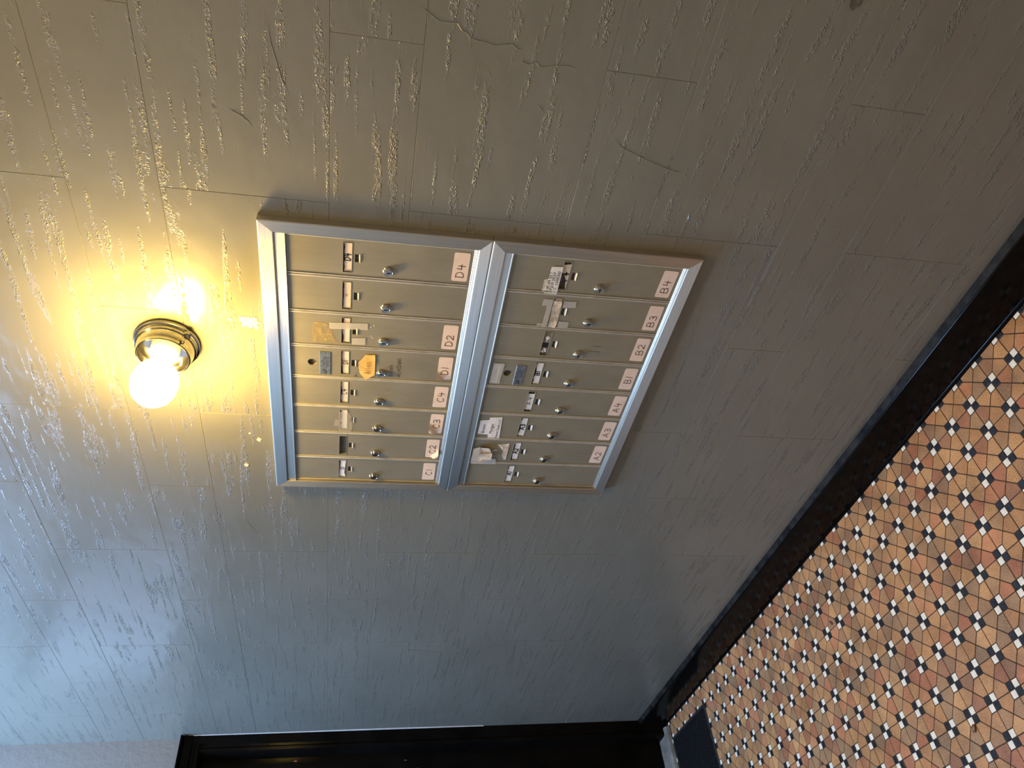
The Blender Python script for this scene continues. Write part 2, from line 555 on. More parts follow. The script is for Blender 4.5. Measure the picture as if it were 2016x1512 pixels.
def write(mb, text, x, z, h, cw, pen, y, gap=0.28, slant=0.0, jig=0.0, rot=0.0):
    """text written from the lower left corner (x, z) in the plane y"""
    px = 0.0
    c, s = math.cos(rot), math.sin(rot)
    for ch in text:
        if ch == ' ':
            px += cw * 0.7
            continue
        w = cw * NARROW.get(ch, 1.0)
        jz = random.uniform(-jig, jig) * h
        for st in G[ch]:
            pts = []
            for u, v in st:
                uu = px + u * w + slant * v * h
                vv = v * h + jz
                pts.append((x + uu * c - vv * s, z + uu * s + vv * c))
            ribbon(mb, pts, pen, y)
        px += w + cw * gap
    return px


def font_text(body, size, x, z, y, material, name, parent):
    cu = bpy.data.curves.new(name, 'FONT')
    cu.body = body
    cu.size = size
    cu.align_x = 'CENTER'
    tmp = bpy.data.objects.new(name, cu)
    me = bpy.data.meshes.new_from_object(tmp)
    bpy.data.objects.remove(tmp)
    me.transform(Matrix.Rotation(math.pi / 2, 4, 'X'))
    me.materials.clear()
    me.materials.append(M[material])
    o = place(name, me, parent, (x, y, z))
    return o


# ------------------------------------------------------------------ the setting
# front wall: backing with painted travertine slabs in alternating tall and narrow courses
mb = MB(); mb.box(X0 - 0.2, XR, 0.0008, 0.14, 0, ZC)
wall_front = structure(obj('wall_front', mb, 'joint', origin=(0, 0, 0)), 'olive grey painted travertine wall carrying the mailboxes and the lamp')
courses = [(0.0, 0.045, 0), (0.045, 0.200, 1), (0.200, 0.506, 0), (0.506, 0.664, 1), (0.664, 0.970, 0), (0.970, 1.138, 1),
           (1.138, 1.455, 0), (1.455, 1.608, 1), (1.608, 1.912, 0), (1.912, 2.072, 1), (2.072, 2.378, 0), (2.378, 2.536, 1),
           (2.536, 2.842, 0), (2.842, 3.0, 1), (3.0, 3.306, 0), (3.306, 3.464, 1), (3.464, 3.6, 0)]
PITCH = 0.6225
slab_cache = {}
for z0, z1, narrow in courses:
    x = (0.270 if narrow else -0.0515)
    while x > X0:
        x -= PITCH
    while x < XR:
        a, b = max(x, X0), min(x + PITCH, XR)
        x += PITCH
        if b - a < 0.01:
            continue
        w, h = round(b - a, 4), round(z1 - z0, 4)
        if (w, h) not in slab_cache:
            s = MB()
            g, c, t = 0.0002, 0.0006, 0.004
            hw = w / 2 - g
            v = [(-hw, t, g), (hw, t, g), (hw, t, h - g), (-hw, t, h - g),
                 (-hw, c, g), (hw, c, g), (hw, c, h - g), (-hw, c, h - g),
                 (-hw + c, 0, g + c), (hw - c, 0, g + c), (hw - c, 0, h - g - c), (-hw + c, 0, h - g - c)]
            f = [(8, 9, 10, 11)]
            for k in range(4):
                n = (k + 1) % 4
                f += [(k, n, 4 + n, 4 + k), (4 + k, 4 + n, 8 + n, 8 + k)]
            s.add(v, f)
            slab_cache[(w, h)] = s.mesh('stone_slab', 'travertine')
        place('stone_slab', slab_cache[(w, h)], wall_front, ((a + b) / 2, random.uniform(0, 0.00025), z0))

# cracks in the paint, standing as thin ridges
cracks = [
    [(0.337, 1.4786), (0.321, 1.4531), (0.3107, 1.435), (0.3111, 1.4153), (0.3124, 1.4056), (0.3017, 1.3968), (0.2981, 1.3875), (0.2916, 1.3816), (0.2886, 1.3673), (0.288, 1.3545), (0.2848, 1.3412), (0.2914, 1.3114), (0.2842, 1.2998), (0.2851, 1.2843)],
    [(0.2766, 1.2905), (0.2641, 1.2882), (0.2617, 1.2771), (0.2673, 1.265), (0.2594, 1.2554), (0.2648, 1.2352), (0.2683, 1.2091), (0.2646, 1.1784)],
    [(0.2014, 1.2545), (0.1864, 1.2404), (0.1766, 1.2272)],
    [(0.1629, 1.1048), (0.1331, 1.0756), (0.1239, 1.0489), (0.1098, 1.008), (0.0997, 0.9706), (0.0956, 0.9505), (0.0985, 0.9263)],
    [(0.3343, 0.9559), (0.3336, 0.9416), (0.3273, 0.9305)],
    [(-0.0303, 0.8932), (-0.0067, 0.8882), (0.0111, 0.8914)],
    [(0.1201, 1.782), (0.1134, 1.7702), (0.1081, 1.7582), (0.0985, 1.7464), (0.083, 1.7348)],
    [(0.3041, 1.7073), (0.2398, 1.7014), (0.2089, 1.6934), (0.1768, 1.685), (0.1392, 1.6664)],
    [(0.1342, 1.8075), (0.1161, 1.802), (0.1153, 1.7874)],
    [(-1.10, 1.845), (-1.16, 1.826), (-1.24, 1.79)],
    [(-2.02, 1.28), (-1.98, 1.31), (-2.0, 1.23), (-2.02, 1.14)],
]
for path in cracks:
    r = MB()
    # a ridge with a triangular section
    for i in range(len(path) - 1):
        (x0, z0), (x1, z1) = path[i], path[i + 1]
        d = math.hypot(x1 - x0, z1 - z0)
        nx, nz = -(z1 - z0) / d * 0.0016, (x1 - x0) / d * 0.0016
        k0 = 0.0 if i == 0 else 1.0
        k1 = 0.0 if i == len(path) - 2 else 1.0
        v = [(x0 + nx * k0, 0.0008, z0 + nz * k0), (x0 - nx * k0, 0.0008, z0 - nz * k0), (x0, 0.0006 - 0.0013 * k0, z0),
             (x1 + nx * k1, 0.0008, z1 + nz * k1), (x1 - nx * k1, 0.0008, z1 - nz * k1), (x1, 0.0006 - 0.0013 * k1, z1)]
        r.add(v, [(0, 2, 5, 3), (2, 1, 4, 5), (0, 3, 4, 1)])
    obj('paint_crack', r, 'travertine', wall_front, smooth_angle=80)


def blob(cx, cz, rx, rz, n, jag, y0=-0.0006):
    pts = []
    for k in range(n):
        a = 2 * math.pi * k / n
        s = 1 + random.uniform(-jag, jag)
        pts.append((cx + rx * s * math.cos(a), cz + rz * s * math.sin(a)))
    q = MB()
    q.poly_prism(pts, y0, 0.003)
    return q


def chip(outline):
    q = MB()
    n = len(outline)
    cx, cz = sum(p[0] for p in outline) / n, sum(p[1] for p in outline) / n
    v = [(cx, -0.0009, cz)] + [(p[0], -0.0008, p[1]) for p in outline] + [(p[0], 0.002, p[1]) for p in outline]
    f = [(0, 1 + i, 1 + (i + 1) % n) for i in range(n)] + [(1 + i, 1 + n + i, 1 + n + (i + 1) % n, 1 + (i + 1) % n) for i in range(n)]
    q.add(v, f)
    return q


big = [(-0.354, 1.7955), (-0.3565, 1.787), (-0.3535, 1.776), (-0.358, 1.772), (-0.3545, 1.7655), (-0.357, 1.7575), (-0.364, 1.7605), (-0.3695, 1.7520),
       (-0.374, 1.7600), (-0.381, 1.7570), (-0.3905, 1.7605), (-0.388, 1.7665), (-0.3795, 1.7690), (-0.3885, 1.7730), (-0.3855, 1.7790), (-0.3790, 1.7800), (-0.3850, 1.7880), (-0.3835, 1.7940), (-0.374, 1.7900), (-0.366, 1.7975)]
small = [(0.0, 1.0), (0.45, 0.5), (1.0, 0.35), (0.7, -0.3), (0.3, -1.0), (-0.4, -0.55), (-1.0, -0.3), (-0.55, 0.5)]
obj('paint_chip', chip(big), 'chip', wall_front, label='largest cream paint chip')
for cx, cz, rx, rz in [(-0.366, 1.815, 0.005, 0.006), (-0.874, 1.818, 0.008, 0.006), (-0.768, 1.780, 0.009, 0.006), (-0.745, 1.801, 0.003, 0.003), (-0.345, 1.829, 0.003, 0.002)]:
    obj('paint_chip', chip([(cx + u * rx, cz + w * rz) for u, w in small]), 'chip', wall_front, label='small cream paint chip')
random.seed(11)
obj('wall_gouge', blob(0.436, 0.748, 0.011, 0.010, 10, 0.35), 'gouge', wall_front, label='bare gouge in the paint')

# end wall with the entrance: door opening below, transom opening above
mb = MB()
DZ = 2.21            # top of the door casing
mb.box(X0 - 0.14, X0, 0.0035, -0.06, DZ - 0.06, ZC)
mb.box(X0 - 0.14, X0, -0.06, TY0, DZ - 0.06, ZC)
mb.box(X0 - 0.14, X0, -1.86, YB, 0, ZC)
mb.box(X0 - 0.14, X0, TY0, TY1, TZ1, ZC)
mb.box(X0 - 0.14, X0, TY0, TY1, DZ - 0.06, TZ0)
mb.box(X0 - 0.14, X0, -1.86, TY1, DZ - 0.06, ZC)
wall_left = structure(obj('wall_left', mb, 'plaster'), 'light grey plaster end wall above the black entrance door')
mb = MB(); mb.box(X0 - 0.2, XR, YB, YB - 0.1, 0, ZC)
structure(obj('wall_back', mb, 'backwall'), 'painted hall wall opposite the mailboxes')
mb = MB(); mb.box(XR, XR + 0.1, YB - 0.1, 0.14, 0, ZC)
structure(obj('wall_right', mb, 'backwall'), 'painted wall at the far end of the hall')
mb = MB()
for q in ((X0 - 0.2, KX0, YB - 0.1, 0.14), (KX1, XR + 0.1, YB - 0.1, 0.14), (KX0, KX1, KY0, 0.14), (KX0, KX1, YB - 0.1, KY1)):
    mb.box(q[0], q[1], q[2], q[3], ZC, ZC + 0.08)
structure(obj('ceiling', mb, 'ceiling'), 'pale painted hall ceiling')

# floor bed with its mosaic
mb = MB(); mb.box(X0 - 0.14, XR, YB, 0.0, -0.05, -0.0012)
floor = structure(obj('floor', mb, 'grout', origin=(0, 0, -0.0012)), 'terracotta mosaic floor with black and cream squares')
LAT, AX, AY = 0.084, -0.8203, -0.1022
S = 0.23 * LAT
GAP = 0.0012


def inset_poly(pts, d):
    n = len(pts)
    out = []
    for i in range(n):
        p0, p1, p2 = Vector(pts[i - 1]), Vector(pts[i]), Vector(pts[(i + 1) % n])
        e1, e2 = (p1 - p0).normalized(), (p2 - p1).normalized()
        n1, n2 = Vector((-e1.y, e1.x)), Vector((-e2.y, e2.x))
        k = d / (1 + n1.dot(n2))
        out.append(tuple(p1 + (n1 + n2) * k))
    return out


def tile_geo(pts, top=0.0):
    """bevelled tile from a counter-clockwise outline"""
    a = inset_poly(pts, GAP)
    c = inset_poly(pts, GAP + 0.0008)
    n = len(pts)
    v = [(p[0], p[1], -0.0035) for p in a] + [(p[0], p[1], top - 0.0006) for p in a] + [(p[0], p[1], top) for p in c]
    f = [tuple(range(2 * n, 3 * n))]
    for i in range(n):
        j = (i + 1) % n
        f += [(i, j, n + j, n + i), (n + i, n + j, 2 * n + j, 2 * n + i)]
    return v, f


HOUSE = [(S, 0), (LAT - S, 0), (LAT - S, S), (LAT / 2, LAT / 2), (S, S)]
SQUARE = [(0, 0), (S, 0), (S, S), (0, S)]
kinds = {'terracotta_tile': ('terracotta', HOUSE), 'cream_square_tile': ('white_tile', SQUARE), 'black_square_tile': ('black_tile', SQUARE)}
tile_mesh = {}
for k, (m, pts) in kinds.items():
    t = MB(); t.add(*tile_geo(pts))
    tile_mesh[k] = t.mesh(k, m)
BX0, BX1, BY0, BY1 = X0 + 0.062, XR, -0.012, YB
spots = {k: [] for k in kinds}
i0, i1 = int((AX - BX1) / LAT) - 1, int((AX - BX0) / LAT) + 1
j0, j1 = -1, int((AY - BY1) / LAT) + 1
for i in range(i0, i1 + 1):
    for j in range(j0, j1 + 1):
        x, y = AX - i * LAT, AY - j * LAT
        for k in range(4):
            rz = k * math.pi / 2
            # a square tile in each quadrant: cream on one diagonal, black on the other
            mx, my = x + S * 0.7 * math.cos(rz + math.pi / 4), y + S * 0.7 * math.sin(rz + math.pi / 4)
            if BX0 < mx < BX1 and BY1 < my < BY0:
                spots['cream_square_tile' if k in (0, 2) else 'black_square_tile'].append((x, y, rz, mx, my))
            # a pentagon on the left of each of the four joints leaving this square
            hx, hy = LAT / 2, LAT * 0.22
            mx, my = x + hx * math.cos(rz) - hy * math.sin(rz), y + hx * math.sin(rz) + hy * math.cos(rz)
            if BX0 < mx < BX1 and BY1 < my < BY0:
                spots['terracotta_tile'].append((x, y, rz, mx, my))
MAT_BOX = (X0 + 0.082, -2.330, -0.100, -1.62)
for k, lst in spots.items():
    def key(s):
        p = project((s[3], s[4], 0))
        hid = (MAT_BOX[0] < s[3] < MAT_BOX[1] and MAT_BOX[3] < s[4] < MAT_BOX[2])
        if p is None or hid or not (-15 < p[0] < 2031 and -15 < p[1] < 1527):
            return 100 + (Vector((s[3], s[4], 0)) - CAM).length
        return p[2]
    lst.sort(key=key)
    for n, (x, y, rz, mx, my) in enumerate(lst[:300]):
        place(k, tile_mesh[k], floor, (x, y, random.uniform(-0.0004, 0.0002)), rz)
    far = MB()
    v0, f0 = tile_geo(kinds[k][1])
    for (x, y, rz, mx, my) in lst[300:]:
        c, s = round(math.cos(rz)), round(math.sin(rz))
        far.add([(x + p[0] * c - p[1] * s, y + p[0] * s + p[1] * c, p[2]) for p in v0], f0)
    o = obj(k + '_field', far, kinds[k][0], floor)
    o['kind'] = 'stuff'

# baseboard: board with an eased top, dusty ledge and a thin shoe
mb = MB()
mb.extrude_profile([(0.0, 0.0), (-0.021, 0.0), (-0.021, 0.127), (-0.0195, 0.132), (-0.016, 0.134), (0.0, 0.134)], 'x', X0 + 0.03, XR)
base = structure(obj('baseboard_front', mb, 'black_gloss', smooth_angle=40), 'black gloss baseboard under the mailbox wall')
mb = MB()
mb.extrude_profile([(0.0, 0.134), (-0.0165, 0.1338), (-0.0145, 0.1355), (-0.007, 0.137), (-0.003, 0.140), (0.0, 0.142)], 'x', X0 + 0.03, XR)
obj('cap_moulding', mb, 'dust', base, smooth_angle=50, label='dusty grey cap moulding')
mb = MB()
mb.extrude_profile([(-0.021, 0.0), (-0.0265, 0.0), (-0.0262, 0.004), (-0.0245, 0.008), (-0.021, 0.0095)], 'x', X0 + 0.05, XR)
obj('shoe_moulding', mb, 'black_gloss', base, smooth_angle=60)

# entrance door: stepped casing, leaf with panels
CX = X0 + 0.040
door = structure(place('door_1', None, None, (X0, -0.45, 0)), 'black glossy entrance door with stepped casing in the end wall')


def casing_profile(s):
    # (distance from the wall corner, projection)
    return [(0.0, X0 - 0.02), (0.0, CX - 0.004), (s * 0.004, CX), (s * 0.036, CX), (s * 0.040, CX - 0.007), (s * 0.050, CX - 0.008),
            (s * 0.056, CX - 0.004), (s * 0.068, CX - 0.005), (s * 0.074, CX - 0.016), (s * 0.078, X0 - 0.06), (0.0, X0 - 0.06)]


for name, yy, s in (('casing_leg', 0.0, -1), ('casing_leg', -1.86, 1)):
    mb = MB()
    mb.extrude_profile([(p[1], yy + p[0]) for p in casing_profile(s)], 'z', 0.0, DZ - 0.004)
    obj(name, mb, 'black_gloss', door, smooth_angle=35)
mb = MB()
mb.extrude_profile([(p[1] + 0.004, DZ + p[0]) for p in casing_profile(-1)], 'y', -0.0005, -1.86)
obj('casing_head', mb, 'black_gloss', door, smooth_angle=35)
mb = MB()
mb.extrude_profile([(X0, DZ - 0.002), (CX + 0.004, DZ - 0.002), (CX + 0.022, DZ + 0.004), (CX + 0.026, DZ + 0.010), (X0, DZ + 0.012)], 'y', -0.004, -1.86)
obj('head_cap', mb, 'black_gloss', door, smooth_angle=35)
LX = X0 - 0.045      # face of the leaf
mb = MB()
mb.box(LX - 0.045, LX, -0.076, -1.79, 0.022, DZ - 0.074, 0.002)
leaf = obj('door_leaf', mb, 'black_gloss', door)
for (ya, yb, za, zb) in [(-0.20, -0.86, 0.25, 0.95), (-0.20, -0.86, 1.08, 1.98), (-1.0, -1.66, 0.25, 0.95), (-1.0, -1.66, 1.08, 1.98)]:
    mb = MB()
    for q in ((ya, ya - 0.03, za, zb), (yb, yb + 0.03, za, zb), (ya - 0.03, yb + 0.03, za, za + 0.03), (ya - 0.03, yb + 0.03, zb - 0.03, zb)):
        mb.box(LX - 0.002, LX + 0.012, *q, 0.004)
    obj('panel_moulding', mb, 'black_gloss', leaf)
for y, z, m, r in [(-0.095, 1.74, 'wood_chip', 0.006), (-0.15, 1.20, 'caulk', 0.009), (-0.11, 1.255, 'wood_chip', 0.004)]:
    mb = MB()
    pts = [(y + r * random.uniform(0.5, 1) * 0.6 * math.cos(a * 0.9), z + r * 1.6 * random.uniform(0.5, 1) * math.sin(a * 0.9)) for a in range(7)]
    mb.extrude_profile(pts, 'x', LX - 0.001, LX + 0.0008)
    obj('paint_chip', mb, m, leaf)
# white caulk bead where the casing meets the wall
mb = MB()
for k in range(24):
    za, zb = 0.9 + k * 0.0538, 0.9 + (k + 1) * 0.0538
    w0 = 0.003 + 0.006 * math.sin(math.pi * min(1, k / 16.0)) if k < 16 else 0.004
    w1 = 0.003 + 0.006 * math.sin(math.pi * min(1, (k + 1) / 16.0)) if k < 15 else 0.004
    mb.add([(CX - 0.003, -0.0022, za), (CX + w0, -0.0008, za), (CX + w1, -0.0008, zb), (CX - 0.003, -0.0022, zb),
            (CX - 0.003, 0.002, za), (CX + w0, 0.002, za), (CX + w1, 0.002, zb), (CX - 0.003, 0.002, zb)],
           [(0, 1, 2, 3), (1, 5, 6, 2), (0, 3, 7, 4)])
structure(obj('trim_1', mb, 'caulk'), 'white caulk bead between door casing and wall')

# marble saddle under the door
mb = MB()
mb.extrude_profile([(X0 - 0.12, 0.0), (X0 - 0.12, 0.020), (X0 + 0.050, 0.020), (X0 + 0.062, 0.014), (X0 + 0.066, 0.0)], 'y', -0.040, -1.82)
structure(obj('trim_2', mb, 'marble', smooth_angle=30), 'worn grey marble saddle under the entrance door')

# transom over the door
win = structure(place('window_1', None, None, (X0 - 0.07, (TY0 + TY1) / 2, TZ0)), 'glazed transom over the entrance door')
for n, q in (('frame_rail', (TY0, TY1, TZ0, TZ0 + 0.04)), ('frame_rail', (TY0, TY1, TZ1 - 0.04, TZ1)),
             ('frame_stile', (TY0, TY0 - 0.04, TZ0 + 0.04, TZ1 - 0.04)), ('frame_stile', (TY1, TY1 + 0.04, TZ0 + 0.04, TZ1 - 0.04)),
             ('mullion', ((TY0 + TY1) / 2 - 0.015, (TY0 + TY1) / 2 + 0.015, TZ0 + 0.04, TZ1 - 0.04))):
    mb = MB(); mb.box(X0 - 0.11, X0 - 0.06, *q, 0.003)
    obj(n, mb, 'black_gloss', win)
for a, b in ((TY0 - 0.04, (TY0 + TY1) / 2 + 0.015), ((TY0 + TY1) / 2 - 0.015, TY1 + 0.04)):
    mb = MB(); mb.box(X0 - 0.088, X0 - 0.082, a, b, TZ0 + 0.04, TZ1 - 0.04)
    obj('pane', mb, 'pane', win)

# invented skylight over the entrance, unseen, added to let daylight in
win = structure(place('added_skylight', None, None, ((KX0 + KX1) / 2, (KY0 + KY1) / 2, ZC)), 'added unseen skylight with two panes in the ceiling over the entrance')
kc = (KY0 + KY1) / 2
for n, q in (('frame_rail', (KX0, KX1, KY0, KY0 - 0.03)), ('frame_rail', (KX0, KX1, KY1, KY1 + 0.03)),
             ('frame_stile', (KX0, KX0 + 0.03, KY0 - 0.03, KY1 + 0.03)), ('frame_stile', (KX1 - 0.03, KX1, KY0 - 0.03, KY1 + 0.03)),
             ('glazing_bar', (KX0 + 0.03, KX1 - 0.03, kc - 0.012, kc + 0.012))):
    mb = MB(); mb.box(*q, ZC + 0.03, ZC + 0.075, 0.003)
    obj(n, mb, 'plaster', win)
for a, b in ((KY0 - 0.03, kc + 0.012), (kc - 0.012, KY1 + 0.03)):
    mb = MB(); mb.box(KX0 + 0.03, KX1 - 0.03, a, b, ZC + 0.05, ZC + 0.055)
    obj('pane', mb, 'pane', win)

# ------------------------------------------------------------------ mailboxes
DP = 0.0994                      # door pitch
DX0 = -0.9138                    # left end of the doors
DW = DP / 2 - 0.0008             # half width of a door
DH = 0.3735
YF = -0.0105                     # face of a door
SLOT = (0.0363, -0.1110, -0.1282)       # half width, top, bottom
PEEP = (0.0100, -0.1345, -0.1450)


def door_geo(round_hole=False):
    us = [(-DW, -0.0085), (-DW + 0.0012, -0.0122), (-DW + 0.0034, -0.0122), (-DW + 0.0044, YF)]
    mid = [-SLOT[0], -0.0155, -PEEP[0], PEEP[0], 0.0095, SLOT[0]]
    mid = sorted(set([-SLOT[0], -PEEP[0], PEEP[0], SLOT[0]] + ([-0.0162, 0.0088 - 0.0] if round_hole else [])))
    us = us + [(u, YF) for u in mid] + [(-u, y) for u, y in reversed(us)]
    vs_ = [0.0, SLOT[1], SLOT[2], PEEP[1], PEEP[2], -DH]
    RH = (-0.0037, -0.0463, 0.0125, 0.0098)
    if round_hole:
        vs_ = sorted(set(vs_ + [RH[1] + RH[2], RH[1] - RH[2]]), reverse=True)
    mb = MB()
    idx = {}
    for a, (u, y) in enumerate(us):
        for b, v in enumerate(vs_):
            idx[(a, b)] = len(mb.v)
            mb.v.append((u, y, v))

    def hole(a, b):
        uc, vc = (us[a][0] + us[a + 1][0]) / 2, (vs_[b] + vs_[b + 1]) / 2
        if abs(uc) < SLOT[0] and SLOT[2] < vc < SLOT[1]:
            return 1
        if abs(uc) < PEEP[0] and PEEP[2] < vc < PEEP[1]:
            return 2
        if round_hole and abs(uc - RH[0]) < RH[2] and abs(vc - RH[1]) < RH[2]:
            return 3
        return 0
    nu, nv = len(us) - 1, len(vs_) - 1
    solid = {(a, b) for a in range(nu) for b in range(nv) if not hole(a, b)}
    for a, b in solid:
        mb.f.append((idx[(a, b)], idx[(a + 1, b)], idx[(a + 1, b + 1)], idx[(a, b + 1)]))
        for (da, db, e) in ((-1, 0, ((a, b), (a, b + 1))), (1, 0, ((a + 1, b), (a + 1, b + 1))), (0, -1, ((a, b), (a + 1, b))), (0, 1, ((a, b + 1), (a + 1, b + 1)))):
            n = (a + da, b + db)
            if n in solid:
                continue
            if 0 <= n[0] < nu and 0 <= n[1] < nv and hole(*n) == 3:
                continue
            p, q = mb.v[idx[e[0]]], mb.v[idx[e[1]]]
            k = len(mb.v)
            mb.v += [(p[0], -0.0055, p[2]), (q[0], -0.0055, q[2])]
            mb.f.append((idx[e[0]], idx[e[1]], k + 1, k))
    if round_hole:
        n = 32
        k = len(mb.v)
        for i in range(n):
            a = 2 * math.pi * (i + 0.5) / n
            c, s = math.cos(a), math.sin(a)
            m = RH[2] / max(abs(c), abs(s))
            mb.v.append((RH[0] + c * m, YF, RH[1] + s * m))
        for yy in (YF, -0.0055):
            for i in range(n):
                a = 2 * math.pi * (i + 0.5) / n
                mb.v.append((RH[0] + RH[3] * math.cos(a), yy, RH[1] + RH[3] * math.sin(a)))
        for r in range(2):
            for i in range(n):
                j = (i + 1) % n
                mb.f.append((k + r * n + i, k + r * n + j, k + (r + 1) * n + j, k + (r + 1) * n + i))
        # the four corners of the square around the hole
        corner = [(1, 1), (-1, 1), (-1, -1), (1, -1)]
        for q, (sx, sz) in enumerate(corner):
            t = len(mb.v)
            mb.v.append((RH[0] + sx * RH[2], YF, RH[1] + sz * RH[2]))
            i = q * 8 + 3
            mb.f.append((k + i, t, k + i + 1))
    # pressed rim round the name slot and a scooped lip under the peep hole
    a, zt, zb = SLOT[0], SLOT[1], SLOT[2]
    for q in ((-a - 0.0012, a + 0.0012, zt, zt + 0.0012), (-a - 0.0012, a + 0.0012, zb - 0.0012, zb), (-a - 0.0012, -a, zb, zt), (a, a + 0.0012, zb, zt)):
        mb.box(q[0], q[1], YF - 0.0009, YF + 0.001, q[2], q[3])
    w, zb = PEEP[0], PEEP[2]
    mb.add([(-w, YF + 0.004, zb + 0.0034), (w, YF + 0.004, zb + 0.0034), (w, YF - 0.0022, zb), (-w, YF - 0.0022, zb),
            (w, YF, zb - 0.0020), (-w, YF, zb - 0.0020)], [(0, 1, 2, 3), (3, 2, 4, 5), (1, 4, 2), (0, 3, 5)])
    return mb




def bare_edge_or_lit_lip(c):
    # bare metal on the rolled edges; scooped lip painted brighter for lamp light
    return abs(c.x) > DW - 0.0036 or (abs(c.x) < PEEP[0] + 0.001 and PEEP[2] - 0.0029 < c.z < PEEP[2] + 0.0030)


mesh_door = door_geo().mesh('mailbox_door', 'door_metal', None, ('edge_metal', bare_edge_or_lit_lip))
mesh_door_round = door_geo(True).mesh('mailbox_door', 'door_metal', None, ('edge_metal', bare_edge_or_lit_lip))
lk = MB()
lk.lathe_y(0, 0, [(0.0118, YF), (0.0118, YF - 0.0018), (0.0105, YF - 0.0030), (0.0096, YF - 0.0062), (0.0088, YF - 0.0072),
                  (0.0080, YF - 0.0066), (0.0064, YF - 0.0066), (0.0058, YF - 0.0074), (0.0, YF - 0.0074)], 28)
mesh_lock = lk.mesh('lock', 'chrome', 30)
kw_ = MB(); kw_.box(-0.0013, 0.0013, YF - 0.0078, YF - 0.0060, -0.0050, 0.0050); kw_.box(-0.0022, 0.0022, YF - 0.0079, YF - 0.006, -0.0016, 0.0016)
mesh_key = kw_.mesh('keyway', 'keyway')


def sticker_mesh(w, h, curl=None, rad=0.003):
    """rounded sticker in the plane, curl = (corner sign u, corner sign v, size)"""
    n, m = 14, 8
    mb = MB()
    idx = {}
    for a in range(n + 1):
        for b in range(m + 1):
            u, v = -w / 2 + w * a / n, -h / 2 + h * b / m
            du, dv = max(0, abs(u) - (w / 2 - rad)), max(0, abs(v) - (h / 2 - rad))
            d = math.hypot(du, dv)
            if d > rad:
                u = math.copysign(w / 2 - rad + du / d * rad, u) if du else u
                v = math.copysign(h / 2 - rad + dv / d * rad, v) if dv else v
            y = 0.0
            if curl:
                t = (curl[0] * u / (w / 2) + curl[1] * v / (h / 2) * (h / w) * 1.6) - curl[2]
                if t > 0:
                    y = -min(0.007, t * t * 0.05)
                    u -= curl[0] * t * 0.006
            idx[(a, b)] = len(mb.v)
            mb.v.append((u, y, v))
    for a in range(n):
        for b in range(m):
            mb.f.append((idx[(a, b)], idx[(a + 1, b)], idx[(a + 1, b + 1)], idx[(a, b + 1)]))
    return mb


mesh_sticker = sticker_mesh(0.0735, 0.0335).mesh('number_sticker', 'sticker')


def lift(pts, cx, cz, amp, seed):
    r = random.Random(seed)
    return [r.uniform(0, amp) for _ in pts]


def paper(name, pts, y, parent, material, amp=0.0012, seed=1, label=None):
    """loose paper: outline with a slightly buckled surface and real thickness"""
    r = random.Random(seed)
    cx = sum(p[0] for p in pts) / len(pts)
    cz = sum(p[1] for p in pts) / len(pts)
    dense = []
    for i, p in enumerate(pts):
        q = pts[(i + 1) % len(pts)]
        dense += [p, ((p[0] + q[0]) / 2, (p[1] + q[1]) / 2)]
    n = len(dense)
    v = [(cx, y, cz)]
    for k in (0.55, 1.0):
        for p in dense:
            v.append((cx + (p[0] - cx) * k, y - (r.uniform(0, amp) if k == 1.0 else r.uniform(0, amp * 0.4)), cz + (p[1] - cz) * k))
    f = [(0, 1 + i, 1 + (i + 1) % n) for i in range(n)]
    f += [(1 + i, 1 + n + i, 1 + n + (i + 1) % n, 1 + (i + 1) % n) for i in range(n)]
    mb = MB(); mb.add(v, f)
    return obj(name, mb, material, parent, smooth_angle=40, label=label)


def flat(name, pts, y, parent, material, label=None, th=0.0003):
    mb = MB(); mb.poly_prism(pts, y, y + th)
    return obj(name, mb, material, parent, label=label)


YI = YF - 0.0004     # writing straight on a door
YS = YF - 0.0006     # stickers
YT = YF - 0.0009     # writing on a sticker


